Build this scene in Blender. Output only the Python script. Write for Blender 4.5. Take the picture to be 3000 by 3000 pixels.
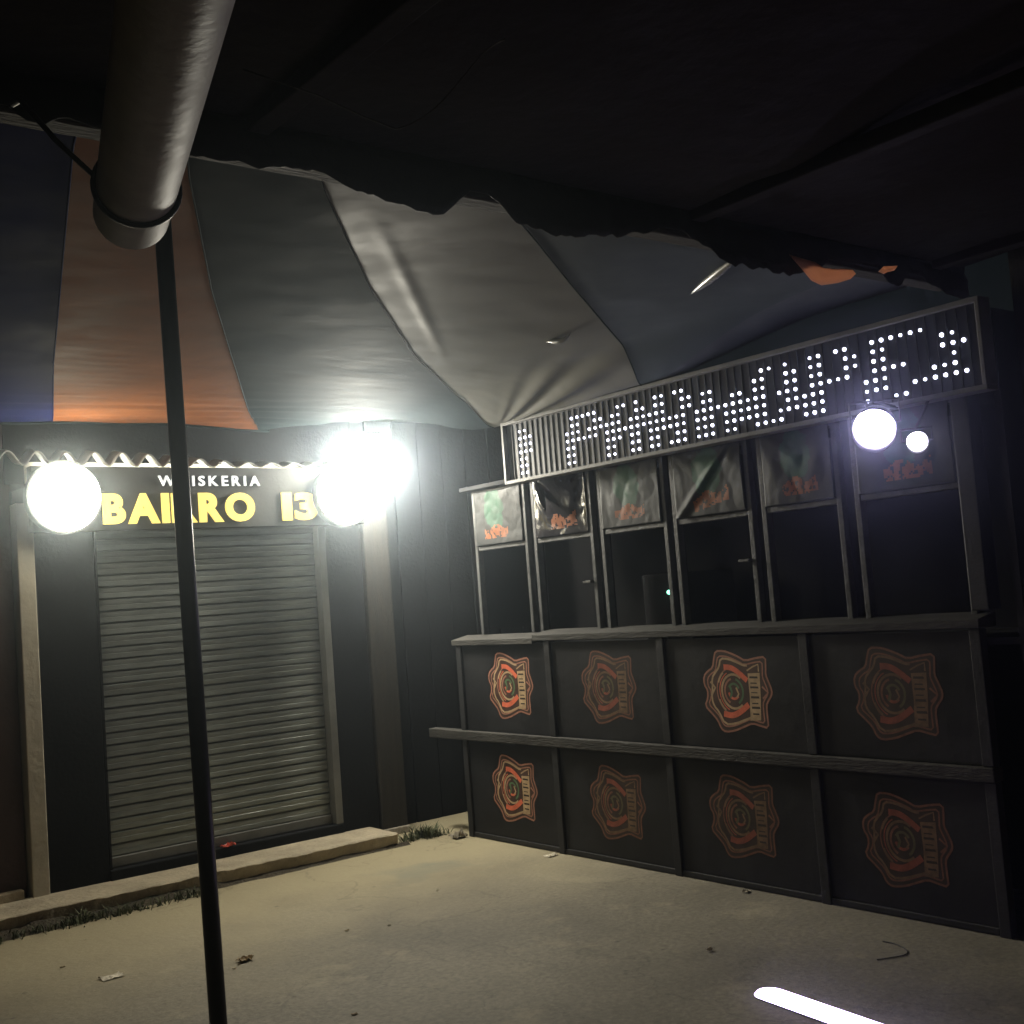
import bpy, bmesh, math, random
from mathutils import Vector, Matrix, noise

random.seed(7)
scene = bpy.context.scene
for ob in list(bpy.data.objects):
    bpy.data.objects.remove(ob)

# ------------------------------------------------------------------ camera
YAW, PITCH, ROLL = 0.66996, 0.07222, -0.07650
fw = Vector((math.sin(YAW) * math.cos(PITCH), math.cos(YAW) * math.cos(PITCH), math.sin(PITCH)))
rt = Vector((math.cos(YAW), -math.sin(YAW), 0))
up = rt.cross(fw)
r2 = rt * math.cos(ROLL) + up * math.sin(ROLL)
u2 = -rt * math.sin(ROLL) + up * math.cos(ROLL)
cam_data = bpy.data.cameras.new("camera")
cam = bpy.data.objects.new("camera", cam_data)
scene.collection.objects.link(cam)
cam.matrix_world = Matrix(((r2.x, u2.x, -fw.x, 0), (r2.y, u2.y, -fw.y, 0), (r2.z, u2.z, -fw.z, 1.55), (0, 0, 0, 1)))
cam_data.sensor_width = 36
cam_data.lens = 41.4
cam_data.clip_start = 0.02
cam_data.clip_end = 500
scene.camera = cam

# ------------------------------------------------------------------ night sky, moon, exposure
world = bpy.data.worlds.new("World")
scene.world = world
world.use_nodes = True
wn = world.node_tree
sky = wn.nodes.new("ShaderNodeTexSky")
sky.sky_type = 'NISHITA'
sky.sun_disc = False
sky.sun_elevation = math.radians(4)
sky.sun_rotation = math.radians(200)
wn.links.new(sky.outputs[0], wn.nodes["Background"].inputs[0])
wn.nodes["Background"].inputs[1].default_value = 0.0025
moon_d = bpy.data.lights.new("moon", 'SUN')
moon_d.energy = 0.004
moon_d.angle = math.radians(0.5)
moon_d.color = (0.8, 0.88, 1.0)
moon = bpy.data.objects.new("moon", moon_d)
moon.rotation_euler = (math.radians(60), 0, math.radians(200))
scene.collection.objects.link(moon)
scene.view_settings.view_transform = 'Standard'
scene.view_settings.look = 'None'
scene.view_settings.gamma = 1
scene.view_settings.exposure = 0
scene.cycles.max_bounces = 8
scene.cycles.diffuse_bounces = 4
scene.cycles.volume_bounces = 0
scene.cycles.sample_clamp_indirect = 4
scene.cycles.use_denoising = True
scene.cycles.adaptive_threshold = 0.02

FLOOD = 330.0      # floodlight lens
BOX = 42.0          # round lightboxes
PAR = 62.0         # stage light lens
GLARE_DENSITY = 0.0105  # density of the air volume added for the glare round the lamps

# ------------------------------------------------------------------ helpers
COL = scene.collection


def mat(name, col, rough=0.6, var=0.2, scale=6.0, bump=0.0, bscale=40.0, metal=0.0, spec=0.4,
        col2=None, streak=None, coat=0.0):
    m = bpy.data.materials.new(name)
    m.use_nodes = True
    nt = m.node_tree
    b = nt.nodes["Principled BSDF"]
    b.inputs["Metallic"].default_value = metal
    b.inputs["Specular IOR Level"].default_value = spec
    b.inputs["Coat Weight"].default_value = coat
    tc = nt.nodes.new("ShaderNodeTexCoord")
    mp = nt.nodes.new("ShaderNodeMapping")
    nt.links.new(tc.outputs["Object"], mp.inputs[0])
    if streak:
        mp.inputs["Scale"].default_value = streak
    n = nt.nodes.new("ShaderNodeTexNoise")
    n.inputs["Scale"].default_value = scale
    n.inputs["Detail"].default_value = 7
    n.inputs["Roughness"].default_value = 0.65
    nt.links.new(mp.outputs[0], n.inputs["Vector"])
    cr = nt.nodes.new("ShaderNodeValToRGB")
    cr.color_ramp.elements[0].position = 0.3
    cr.color_ramp.elements[1].position = 0.7
    c2 = col2 or tuple(min(1, c * (1 + var)) for c in col)
    cr.color_ramp.elements[0].color = (*[c * (1 - var) for c in col], 1)
    cr.color_ramp.elements[1].color = (*c2, 1)
    nt.links.new(n.outputs["Fac"], cr.inputs[0])
    nt.links.new(cr.outputs[0], b.inputs["Base Color"])
    rr = nt.nodes.new("ShaderNodeMapRange")
    rr.inputs[1].default_value = 0.3
    rr.inputs[2].default_value = 0.7
    rr.inputs[3].default_value = max(0.05, rough - 0.1)
    rr.inputs[4].default_value = min(1, rough + 0.1)
    nt.links.new(n.outputs["Fac"], rr.inputs[0])
    nt.links.new(rr.outputs[0], b.inputs["Roughness"])
    if bump:
        n2 = nt.nodes.new("ShaderNodeTexNoise")
        n2.inputs["Scale"].default_value = bscale
        n2.inputs["Detail"].default_value = 5
        nt.links.new(mp.outputs[0], n2.inputs["Vector"])
        bp = nt.nodes.new("ShaderNodeBump")
        bp.inputs["Strength"].default_value = bump
        bp.inputs["Distance"].default_value = 0.02
        nt.links.new(n2.outputs["Fac"], bp.inputs["Height"])
        nt.links.new(bp.outputs[0], b.inputs["Normal"])
    return m


def glow(name, col, strength, base=(0.8, 0.8, 0.8)):
    m = bpy.data.materials.new(name)
    m.use_nodes = True
    b = m.node_tree.nodes["Principled BSDF"]
    b.inputs["Base Color"].default_value = (*base, 1)
    b.inputs["Roughness"].default_value = 0.4
    b.inputs["Emission Color"].default_value = (*col, 1)
    b.inputs["Emission Strength"].default_value = strength
    return m


class MB:
    def __init__(self):
        self.v, self.f, self.mi = [], [], []

    def add(self, verts, faces, mi=0):
        o = len(self.v)
        self.v += [tuple(p) for p in verts]
        self.f += [tuple(i + o for i in f) for f in faces]
        self.mi += [mi] * len(faces)
        return self

    def box(self, x0, x1, y0, y1, z0, z1, mi=0):
        vs = [(x, y, z) for x in (x0, x1) for y in (y0, y1) for z in (z0, z1)]
        return self.add(vs, [(0, 1, 3, 2), (4, 6, 7, 5), (0, 4, 5, 1), (2, 3, 7, 6), (0, 2, 6, 4), (1, 5, 7, 3)], mi)

    def grid(self, fn, nu, nv, mi=0):
        vs = [fn(i / nu, j / nv) for i in range(nu + 1) for j in range(nv + 1)]
        fs = []
        for i in range(nu):
            for j in range(nv):
                a = i * (nv + 1) + j
                fs.append((a, a + 1, a + nv + 2, a + nv + 1))
        return self.add(vs, fs, mi)

    def tube(self, pts, r, n=10, caps=True, mi=0):
        pts = [Vector(p) for p in pts]
        rs = r if isinstance(r, (list, tuple)) else [r] * len(pts)
        vs, fs = [], []
        t0 = (pts[1] - pts[0]).normalized()
        a = t0.orthogonal().normalized()
        for i, p in enumerate(pts):
            t = (pts[min(i + 1, len(pts) - 1)] - pts[max(i - 1, 0)]).normalized()
            a = (a - t * a.dot(t)).normalized()
            b = t.cross(a)
            for k in range(n):
                w = 2 * math.pi * k / n
                vs.append(p + (a * math.cos(w) + b * math.sin(w)) * rs[i])
        for i in range(len(pts) - 1):
            for k in range(n):
                fs.append((i * n + k, i * n + (k + 1) % n, (i + 1) * n + (k + 1) % n, (i + 1) * n + k))
        if caps:
            fs.append(tuple(range(n))[::-1])
            fs.append(tuple(range((len(pts) - 1) * n, len(pts) * n)))
        return self.add(vs, fs, mi)

    def build(self, name, mats, parent=None, loc=None, smooth=False, bevel=0.0):
        me = bpy.data.meshes.new(name)
        me.from_pydata(self.v, [], self.f)
        if not isinstance(mats, (list, tuple)):
            mats = [mats]
        for m in mats:
            me.materials.append(m)
        me.polygons.foreach_set("material_index", self.mi)
        if smooth:
            me.polygons.foreach_set("use_smooth", [True] * len(self.f))
        bm = bmesh.new()
        bm.from_mesh(me)
        bmesh.ops.recalc_face_normals(bm, faces=bm.faces)
        bm.to_mesh(me)
        bm.free()
        me.update()
        o = bpy.data.objects.new(name, me)
        link(o, parent, loc)
        if bevel:
            md = o.modifiers.new("bevel", 'BEVEL')
            md.width = bevel
            md.segments = 2
        return o


def link(o, parent=None, loc=None):
    COL.objects.link(o)
    if parent is not None:
        o.parent = parent
        p = Vector((0, 0, 0))
        q = parent
        while q is not None:
            p += q.location
            q = q.parent
        # meshes are modelled in world coordinates; loc (if given) is a world position too
        o.location = (Vector(loc) if loc is not None else Vector((0, 0, 0))) - p
    elif loc is not None:
        o.location = loc
    return o


def thing(name, label, cat, loc=(0, 0, 0), group=None):
    o = bpy.data.objects.new(name, None)
    o.empty_display_size = 0.1
    COL.objects.link(o)
    o.location = loc
    return tag(o, label, cat, group)


def tag(o, label, cat, group=None):
    o["label"] = label
    o["category"] = cat
    if group:
        o["group"] = group
    return o


def structure(o):
    o["kind"] = "structure"
    return o


def fbm(x, y, z=0.0, s=1.0):
    return noise.fractal(Vector((x * s, y * s, z * s)), 1.0, 2.0, 4)


# ------------------------------------------------------------------ materials
M = {}
M['black_paint'] = mat("black_paint", (0.035, 0.036, 0.038), 0.55, 0.3, 5, 0.15, 60, spec=0.4)
M['panel'] = mat("black_panel_vinyl", (0.014, 0.014, 0.015), 0.55, 0.5, 2.5, 0.25, 6, spec=0.25)
M['worn_rail'] = mat("worn_grey_wood", (0.045, 0.043, 0.039), 0.75, 0.5, 5, 0.4, 30, streak=(3, 0.6, 3), spec=0.2)
M['post'] = mat("dark_steel_post", (0.025, 0.025, 0.026), 0.6, 0.4, 9, 0.1, 60, spec=0.25)
M['frame'] = mat("worn_grey_metal", (0.06, 0.061, 0.06), 0.55, 0.5, 9, 0.2, 50, spec=0.25)
M['alu'] = mat("dull_aluminium", (0.16, 0.157, 0.15), 0.5, 0.3, 7, 0.05, 50, spec=0.3)
M['led_back'] = mat("led_module_black", (0.022, 0.021, 0.026), 0.5, 0.2, 20)
M['inside'] = mat("dark_interior", (0.008, 0.008, 0.01), 0.9, 0.2, 3)
M['shop_wall'] = mat("charcoal_painted_wall", (0.0095, 0.010, 0.011), 0.8, 0.4, 3, 0.15, 40, spec=0.12)
M['shutter'] = mat("grey_painted_steel_slat", (0.20, 0.22, 0.205), 0.34, 0.4, 4, 0.1, 22, spec=0.5, metal=0.4, streak=(0.6, 3, 3))
M['guide'] = mat("pale_steel_guide", (0.14, 0.142, 0.13), 0.5, 0.25, 6)
M['cream'] = mat("cream_plaster", (0.42, 0.39, 0.31), 0.85, 0.18, 4, 0.2, 25)
M['wood'] = mat("weathered_timber", (0.030, 0.026, 0.020), 0.8, 0.4, 5, 0.5, 30, streak=(6, 6, 0.7))
M['fascia'] = mat("dark_grey_signboard", (0.05, 0.053, 0.053), 0.6, 0.2, 4, 0.08, 30)
M['letter_y'] = glow("yellow_sign_letter", (1.0, 0.80, 0.22), 0.85, (0.8, 0.65, 0.15))
M['letter_w'] = glow("white_sign_letter", (0.9, 0.95, 0.95), 0.8, (0.8, 0.8, 0.8))
M['lightbox'] = glow("lightbox_face", (1.0, 0.92, 0.70), BOX)
M['flood'] = glow("floodlight_lens", (1.0, 0.945, 0.81), FLOOD)
M['tube'] = glow("lit_tube", (1.0, 0.97, 0.84), 60.0)
M['led'] = glow("led_diode", (0.78, 0.80, 1.0), 6.0)
M['par'] = glow("stage_light_lens", (0.74, 0.62, 1.0), PAR)
M['par_small'] = glow("small_light_lens", (0.86, 0.78, 1.0), 12.0)
M['green'] = glow("green_indicator", (0.25, 1.0, 0.65), 4.0)
M['batten'] = glow("floor_strip_glow", (0.72, 0.56, 1.0), 7.0)
for q_ in ('led', 'letter_y', 'letter_w', 'green'):
    M[q_].cycles.emission_sampling = 'NONE'
M['lamp_body'] = mat("black_lamp_housing", (0.03, 0.03, 0.032), 0.4, 0.2, 10)
M['neigh'] = mat("dull_brown_wall", (0.075, 0.052, 0.047), 0.85, 0.25, 3, 0.25, 30)
M['concrete'] = mat("pavement_concrete", (0.36, 0.31, 0.22), 0.85, 0.3, 5, 0.5, 35)
M['asbestos'] = mat("fibre_cement_sheet", (0.26, 0.26, 0.24), 0.85, 0.25, 5, 0.2, 40)
M['t_blue'] = mat("navy_tarp", (0.010, 0.013, 0.065), 0.75, 0.2, 2, 0.03, 18, spec=0.005)
M['t_orange'] = mat("orange_tarp", (0.18, 0.068, 0.028), 0.75, 0.22, 3, 0.04, 18, spec=0.02)
M['t_teal'] = mat("dark_teal_tarp", (0.013, 0.021, 0.0235), 0.75, 0.25, 2, 0.03, 18, spec=0.01)
M['t_white'] = mat("off_white_tarp", (0.15, 0.146, 0.13), 0.6, 0.15, 2.5, 0.04, 18, spec=0.08)
M['t_grey'] = mat("slate_tarp", (0.055, 0.068, 0.072), 0.5, 0.15, 3, 0.03, 18, spec=0.08)
M['t_shaded_edge'] = mat("shaded_edge_tarp", (0.02, 0.022, 0.036), 0.5, 0.2, 2, 0.05, 18)  # dark colour painted in for the shaded edge falling to the message sign
M['roof'] = mat("sooty_roof_sheet", (0.020, 0.016, 0.0138), 0.9, 0.4, 4, 0.4, 14)
M['beam'] = mat("old_dark_beam", (0.04, 0.033, 0.028), 0.85, 0.35, 4, 0.5, 30, streak=(0.5, 4, 4))
M['plastic'] = mat("black_torn_plastic", (0.022, 0.019, 0.018), 0.65, 0.3, 8, 0.3, 20, spec=0.15)
M['pvc'] = mat("dirty_white_pvc", (0.36, 0.33, 0.28), 0.6, 0.25, 5, 0.06, 40, spec=0.25)
M['cable'] = mat("black_cable", (0.02, 0.02, 0.02), 0.5, 0.2, 20)
M['pole'] = mat("dark_painted_tube", (0.022, 0.022, 0.022), 0.4, 0.3, 12, spec=0.5)
M['em_dim'] = mat("muted_orange_print", (0.14, 0.06, 0.036), 0.6, 0.4, 18)
M['em_tan'] = mat("muted_tan_print", (0.13, 0.078, 0.042), 0.6, 0.4, 18)
M['em_red'] = mat("muted_red_print", (0.19, 0.052, 0.03), 0.6, 0.4, 18)
M['em_ink'] = mat("dark_print_ink", (0.03, 0.02, 0.014), 0.6, 0.3, 18)
M['em_green'] = mat("muted_olive_print", (0.085, 0.075, 0.035), 0.6, 0.35, 18)
M['em_fill'] = mat("muted_brown_print", (0.032, 0.019, 0.014), 0.6, 0.5, 14)
M['ev_fill'] = mat("vivid_brown_print", (0.06, 0.03, 0.02), 0.6, 0.5, 14)
M['ev_dim'] = mat("vivid_orange_print", (0.32, 0.15, 0.10), 0.55, 0.3, 18)
M['ev_tan'] = mat("vivid_tan_print", (0.42, 0.30, 0.17), 0.55, 0.3, 18)
M['ev_red'] = mat("vivid_red_print", (0.62, 0.14, 0.07), 0.55, 0.3, 18)
M['ev_green'] = mat("vivid_green_print", (0.09, 0.17, 0.085), 0.55, 0.3, 18)
M['ban'] = mat("grey_banner_vinyl", (0.022, 0.023, 0.0225), 0.6, 0.4, 7, 0.05, 30, spec=0.2)
M['ban_green'] = mat("green_banner_print", (0.02, 0.062, 0.037), 0.6, 0.4, 14, spec=0.2)
M['ban_orange'] = mat("orange_banner_print", (0.2, 0.066, 0.024), 0.6, 0.35, 18, spec=0.2)
M['ban_gloss'] = mat("glossy_black_vinyl", (0.02, 0.018, 0.022), 0.16, 0.2, 7, 0.05, 20, spec=0.8)
M['soil'] = mat("dark_soil", (0.05, 0.04, 0.025), 0.95, 0.5, 12, 0.8, 60)
M['grass'] = mat("weed_blades", (0.06, 0.07, 0.03), 0.7, 0.5, 9)
M['paper'] = mat("crumpled_paper", (0.6, 0.55, 0.44), 0.8, 0.15, 20)
M['leaf'] = mat("dry_leaf", (0.42, 0.33, 0.2), 0.7, 0.3, 20)
M['red'] = mat("red_plastic", (0.5, 0.07, 0.04), 0.4, 0.2, 20)
M['stone'] = mat("grey_stone", (0.3, 0.27, 0.22), 0.9, 0.3, 20, 0.5, 60)


def ground_material():
    m = bpy.data.materials.new("worn_concrete_floor")
    m.use_nodes = True
    nt = m.node_tree
    N, L = nt.nodes, nt.links
    b = N["Principled BSDF"]
    tc = N.new("ShaderNodeTexCoord")

    def nz(scale, detail=6, rough=0.6, vec=None):
        n = N.new("ShaderNodeTexNoise")
        n.inputs["Scale"].default_value = scale
        n.inputs["Detail"].default_value = detail
        n.inputs["Roughness"].default_value = rough
        L.new(vec or tc.outputs["Object"], n.inputs["Vector"])
        return n.outputs["Fac"]

    def ramp(src, p0, p1, c0, c1):
        r = N.new("ShaderNodeValToRGB")
        r.color_ramp.elements[0].position = p0
        r.color_ramp.elements[1].position = p1
        r.color_ramp.elements[0].color = (*c0, 1)
        r.color_ramp.elements[1].color = (*c1, 1)
        L.new(src, r.inputs[0])
        return r.outputs[0]

    def mix(mode, fac, a, c):
        x = N.new("ShaderNodeMix")
        x.data_type = 'RGBA'
        x.blend_type = mode
        if isinstance(fac, float):
            x.inputs[0].default_value = fac
        else:
            L.new(fac, x.inputs[0])
        L.new(a, x.inputs[6])
        if isinstance(c, tuple):
            x.inputs[7].default_value = (*c, 1)
        else:
            L.new(c, x.inputs[7])
        return x.outputs[2]

    base = ramp(nz(1.1, 8, 0.65), 0.3, 0.7, (0.14, 0.126, 0.095), (0.235, 0.212, 0.16))
    fine = ramp(nz(38, 5, 0.7), 0.3, 0.75, (0.62, 0.62, 0.62), (1.25, 1.25, 1.25))
    c = mix('MULTIPLY', 1.0, base, fine)
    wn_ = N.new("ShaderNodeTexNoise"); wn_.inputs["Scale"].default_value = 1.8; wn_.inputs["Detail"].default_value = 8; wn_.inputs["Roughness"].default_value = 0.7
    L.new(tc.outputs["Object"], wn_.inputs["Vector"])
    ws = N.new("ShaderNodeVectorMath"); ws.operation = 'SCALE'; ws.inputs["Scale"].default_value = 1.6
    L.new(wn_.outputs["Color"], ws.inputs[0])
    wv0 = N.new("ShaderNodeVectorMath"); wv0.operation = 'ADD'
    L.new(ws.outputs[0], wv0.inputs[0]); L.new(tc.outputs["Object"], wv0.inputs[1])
    # pale dusty patches
    d = ramp(nz(2.7, 7, 0.7), 0.56, 0.68, (0, 0, 0), (1, 1, 1))
    dm = N.new("ShaderNodeMath"); dm.operation = 'MULTIPLY'; dm.inputs[1].default_value = 0.5
    L.new(d, dm.inputs[0])
    c = mix('MIX', dm.outputs[0], c, (0.33, 0.29, 0.2))
    # paler sandy colour towards the kerb
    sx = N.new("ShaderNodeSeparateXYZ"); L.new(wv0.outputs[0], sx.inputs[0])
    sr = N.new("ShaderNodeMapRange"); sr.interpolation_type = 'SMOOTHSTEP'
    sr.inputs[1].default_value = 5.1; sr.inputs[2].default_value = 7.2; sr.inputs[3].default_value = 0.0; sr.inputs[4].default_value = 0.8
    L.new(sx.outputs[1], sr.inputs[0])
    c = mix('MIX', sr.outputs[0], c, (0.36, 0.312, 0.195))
    # small dark spots (oil, chewing gum)
    v = N.new("ShaderNodeTexVoronoi")
    v.inputs["Scale"].default_value = 5.0
    L.new(tc.outputs["Object"], v.inputs["Vector"])
    sp = ramp(v.outputs["Distance"], 0.035, 0.075, (0.5, 0.5, 0.5), (1, 1, 1))
    c = mix('MULTIPLY', 0.7, c, sp)
    # larger faint stains
    st = ramp(nz(0.7, 5, 0.55), 0.33, 0.5, (0.66, 0.66, 0.68), (1, 1, 1))
    c = mix('MULTIPLY', 0.7, c, st)
    # hairline cracks
    v2 = N.new("ShaderNodeTexVoronoi")
    v2.feature = 'DISTANCE_TO_EDGE'
    v2.inputs["Scale"].default_value = 0.55
    wv = N.new("ShaderNodeVectorMath"); wv.operation = 'ADD'
    nn = N.new("ShaderNodeTexNoise"); nn.inputs["Scale"].default_value = 2.2; nn.inputs["Detail"].default_value = 6
    L.new(tc.outputs["Object"], nn.inputs["Vector"])
    L.new(nn.outputs["Color"], wv.inputs[0]); L.new(tc.outputs["Object"], wv.inputs[1])
    L.new(wv.outputs[0], v2.inputs["Vector"])
    ck = ramp(v2.outputs["Distance"], 0.001, 0.006, (0.55, 0.55, 0.55), (1, 1, 1))
    c = mix('MULTIPLY', 0.6, c, ck)
    # a spilt blue-green paint mark near the corner
    sub = N.new("ShaderNodeVectorMath"); sub.operation = 'SUBTRACT'; sub.inputs[1].default_value = (3.85, 5.95, 0)
    L.new(wv.outputs[0], sub.inputs[0])
    sub2 = N.new("ShaderNodeVectorMath"); sub2.operation = 'SUBTRACT'; sub2.inputs[1].default_value = (0.5, 0.5, 0.5)
    L.new(sub.outputs[0], sub2.inputs[0])
    ln = N.new("ShaderNodeVectorMath"); ln.operation = 'LENGTH'
    L.new(sub2.outputs[0], ln.inputs[0])
    pm = ramp(ln.outputs["Value"], 0.08, 0.3, (0.55, 0.55, 0.55), (0, 0, 0))
    c = mix('MIX', pm, c, (0.13, 0.16, 0.14))
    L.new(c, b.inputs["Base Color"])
    b.inputs["Roughness"].default_value = 0.72
    b.inputs["Specular IOR Level"].default_value = 0.3
    bp = N.new("ShaderNodeBump")
    bp.inputs["Strength"].default_value = 0.45
    bp.inputs["Distance"].default_value = 0.015
    ad = N.new("ShaderNodeMath"); ad.operation = 'ADD'
    L.new(nz(26, 6, 0.7), ad.inputs[0]); L.new(nz(3.5, 4, 0.5), ad.inputs[1])
    L.new(ad.outputs[0], bp.inputs["Height"])
    L.new(bp.outputs[0], b.inputs["Normal"])
    return m


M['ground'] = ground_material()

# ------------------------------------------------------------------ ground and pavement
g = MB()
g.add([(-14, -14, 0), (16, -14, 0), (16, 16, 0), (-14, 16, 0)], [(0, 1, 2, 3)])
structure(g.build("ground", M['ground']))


def pave(u, v):
    prof = [(6.665, -0.05), (6.655, 0.03), (6.648, 0.080), (6.656, 0.087), (6.69, 0.089), (6.8, 0.089), (7.02, 0.09)]
    x = -4 + u * 8.12
    i = min(int(v * 6 + 1e-6), 6)
    y, z = prof[i]
    k = 0.008 * fbm(x, i * 0.15, 3.1, 3.0) + 0.006 * fbm(x, i * 0.8, 8.1, 14.0)
    if 0 < i < 6:
        y += k * 1.2
        z += k * 0.5
    return (x, y, z)


p = MB()
p.grid(pave, 220, 6)
p.add([(4.12, y, z) for y, z in ((6.665, -.05), (6.655, .03), (6.65, .07), (6.662, .084), (6.69, .088), (6.8, .088), (7.02, .09), (7.02, -.05))], [tuple(range(8))])
structure(p.build("pavement", M['concrete']))

# soil bank against the kerb
s = MB()


def soil_fn(u, v):
    x = -1.0 + u * 5.2
    w = 0.05 + 0.1 * max(0, fbm(x, 0.3, 1.7, 1.6)) + 0.10 * max(0, 1 - abs(x - 1.9) / 0.9)
    y = 6.66 - v * w
    z = 0.045 * (1 - v) ** 1.5 * (0.6 + 0.6 * fbm(x, v, 5, 5.0)) * (1.0 if x < 2.9 else 0.5) + 0.004 - 0.008 * v
    return (x, y, max(z, -0.004))


s.grid(soil_fn, 200, 6)
so = s.build("soil", M['soil'], smooth=True)
so["kind"] = "structure"


def blades(name, spots, label):
    b = MB()
    for (x, y, h, n, r, z0) in spots:
        for _ in range(n):
            a = random.uniform(0, 2 * math.pi)
            d = abs(random.gauss(0, r))
            bx, by = x + d * math.cos(a), y + 0.5 * d * math.sin(a)
            by = min(by, random.uniform(6.55, 6.64)) if bx < 4.12 else by
            hh = h * random.uniform(0.4, 1.1)
            lean = random.uniform(0.3, 1.9) * hh
            a2 = random.uniform(0, 2 * math.pi)
            dx, dy = math.cos(a2) * lean, math.sin(a2) * lean * 0.7
            wx, wy = -math.sin(a2) * 0.004, math.cos(a2) * 0.004
            b.add([(bx - wx, by - wy, z0), (bx + wx, by + wy, z0), (bx + dx * .4 + wx * .8, by + dy * .4 + wy * .8, z0 + hh * .7),
                   (bx + dx * .4 - wx * .8, by + dy * .4 - wy * .8, z0 + hh * .7), (bx + dx, by + dy, z0 + hh)],
                  [(0, 1, 2, 3), (3, 2, 4)])
    o = b.build(name, M['grass'])
    tag(o, label, "weeds")
    o["kind"] = "stuff"
    return o


spots = [(random.uniform(1.2, 2.75), 6.56 + random.uniform(-.05, .05), random.uniform(.02, .065), random.randint(4, 26), .07, 0.0) for _ in range(46)]
spots += [(random.uniform(-1, 1.2), 6.56, .08, 18, .06, 0.0) for _ in range(14)]
blades("kerb_weeds", spots, "low weeds growing along the foot of the pavement kerb")
spots = [(4.34 + random.uniform(-.16, .14), 6.74 + random.uniform(-.08, .06), random.uniform(.04, .1), 22, .05, 0.0) for _ in range(16)]
blades("corner_weeds", spots, "green weeds in the corner between timber post and stand")

# ------------------------------------------------------------------ shop
shop = thing("shop_building", "charcoal shop front with closed roller shutter and cream edge strip", "building", (3.1, 7.2, 0))
MB().box(2.032, 2.372, 7.0, 7.4, 0.0, 2.415).build("wall", M['shop_wall'], shop, bevel=0.006)
MB().box(3.925, 4.20, 7.0, 7.4, 0.0, 2.415).build("wall", M['shop_wall'], shop, bevel=0.006)
MB().box(2.372, 3.925, 7.05, 7.4, 2.16, 2.415).build("lintel", M['shop_wall'], shop)
MB().box(2.01, 4.19, 7.037, 7.049, 2.42, 2.545).build("pale_backing", M['cream'], shop)  # pale strip added behind the tube to show bright through the awning gaps
MB().box(2.372, 3.925, 6.985, 7.4, 0.0, 0.15).build("sill", M['shop_wall'], shop, bevel=0.008)
c = MB()
c.box(1.935, 2.03, 6.985, 7.38, 0.0, 2.30)
c.build("pilaster", M['cream'], shop, bevel=0.006)
# shutter: curtain behind, each slat its own piece
cur = MB().box(2.385, 3.87, 7.075, 7.09, 0.15, 2.16).build("roller_shutter", M['shutter'], shop)
SL = MB()
SH = 0.072
prof = []
for i in range(9):
    t = i / 8
    prof.append(((0, -.013, -.0135, -.013, -.0095, -.0115, -.0125, -.012, 0)[i], (0.0, .004, .018, .031, .0335, .036, .050, .0625, .0665)[i]))
vs = [(x, y, z) for x in (0, 1.475) for (y, z) in prof]
SL.add(vs, [(i, i + 1, 9 + i + 1, 9 + i) for i in range(8)])
slat = None
z = 0.215
k = 0
while z < 2.14:
    if slat is None:
        slat = SL.build("slat", M['shutter'], cur, (2.39, 7.07, z))
        o = slat
    else:
        o = slat.copy()
        link(o, cur, (2.39, 7.07, z))
    o.rotation_euler = (random.gauss(0, 0.035), random.gauss(0, 0.0007), 0)
    z += SH
    k += 1
MB().box(2.386, 3.868, 7.04, 7.072, 0.152, 0.212).build("bottom_bar", M['guide'], cur, bevel=0.005)
MB().box(3.868, 3.922, 6.99, 7.07, 0.151, 2.16).build("guide_rail", M['guide'], shop, bevel=0.004)
MB().box(2.373, 2.389, 7.0, 7.07, 0.151, 2.16).build("guide_rail", M['shop_wall'], shop, bevel=0.003)
MB().box(1.9, 4.2, 7.05, 7.4, 2.416, 2.9).build("upper_wall", M['shop_wall'], shop)
# corrugated awning over the sign
aw = MB()
PIT = 0.163


def awn(u, v):
    x = 1.55 + u * 3.0
    y = 6.895 + v * 0.145
    am = 0.040 * (1.0 if x < 2.6 else max(0.36, 1.0 - (x - 2.6) * 0.9))
    zz = 2.503 + am * (1 + math.cos(2 * math.pi * (x - 2.21) / PIT)) + v * 0.03
    return (x, y, zz)


aw.grid(awn, 300, 4)
ao = aw.build("corrugated_awning", M['asbestos'], shop, smooth=True)
sd = ao.modifiers.new("thickness", 'SOLIDIFY')
sd.thickness = 0.008
sd.offset = 1
# unseen tube added behind the signboard to light the gaps under the awning
tl = thing("added_tube_lamp", "unseen tube lamp added behind the signboard to light the awning gaps", "lamp", (2.85, 7.0, 2.46))
MB().tube([(2.06, 7.0, 2.488), (3.72, 7.0, 2.488)], 0.012, 10).build("tube", M['tube'], tl, smooth=True)
MB().box(2.03, 3.75, 7.014, 7.036, 2.46, 2.50).build("batten", M['guide'], tl)
for x in (2.045, 3.735):
    MB().box(x - .012, x + .012, 6.986, 7.014, 2.474, 2.502).build("end_cap", M['guide'], tl)

# ------------------------------------------------------------------ shop sign with letters
sign = thing("shop_sign", "dark signboard with white WHISKERIA over large yellow BAIRRO lettering", "sign", (3.1, 6.93, 2.12))
board = MB().box(2.003, 4.19, 6.905, 6.98, 2.125, 2.505).build("board", M['fascia'], sign, bevel=0.004)
for x in (2.1, 3.1, 4.1):
    MB().box(x - .02, x + .02, 6.98, 7.0 if x != 3.1 else 7.05, 2.25, 2.29).build("bracket", M['post'], sign)


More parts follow.
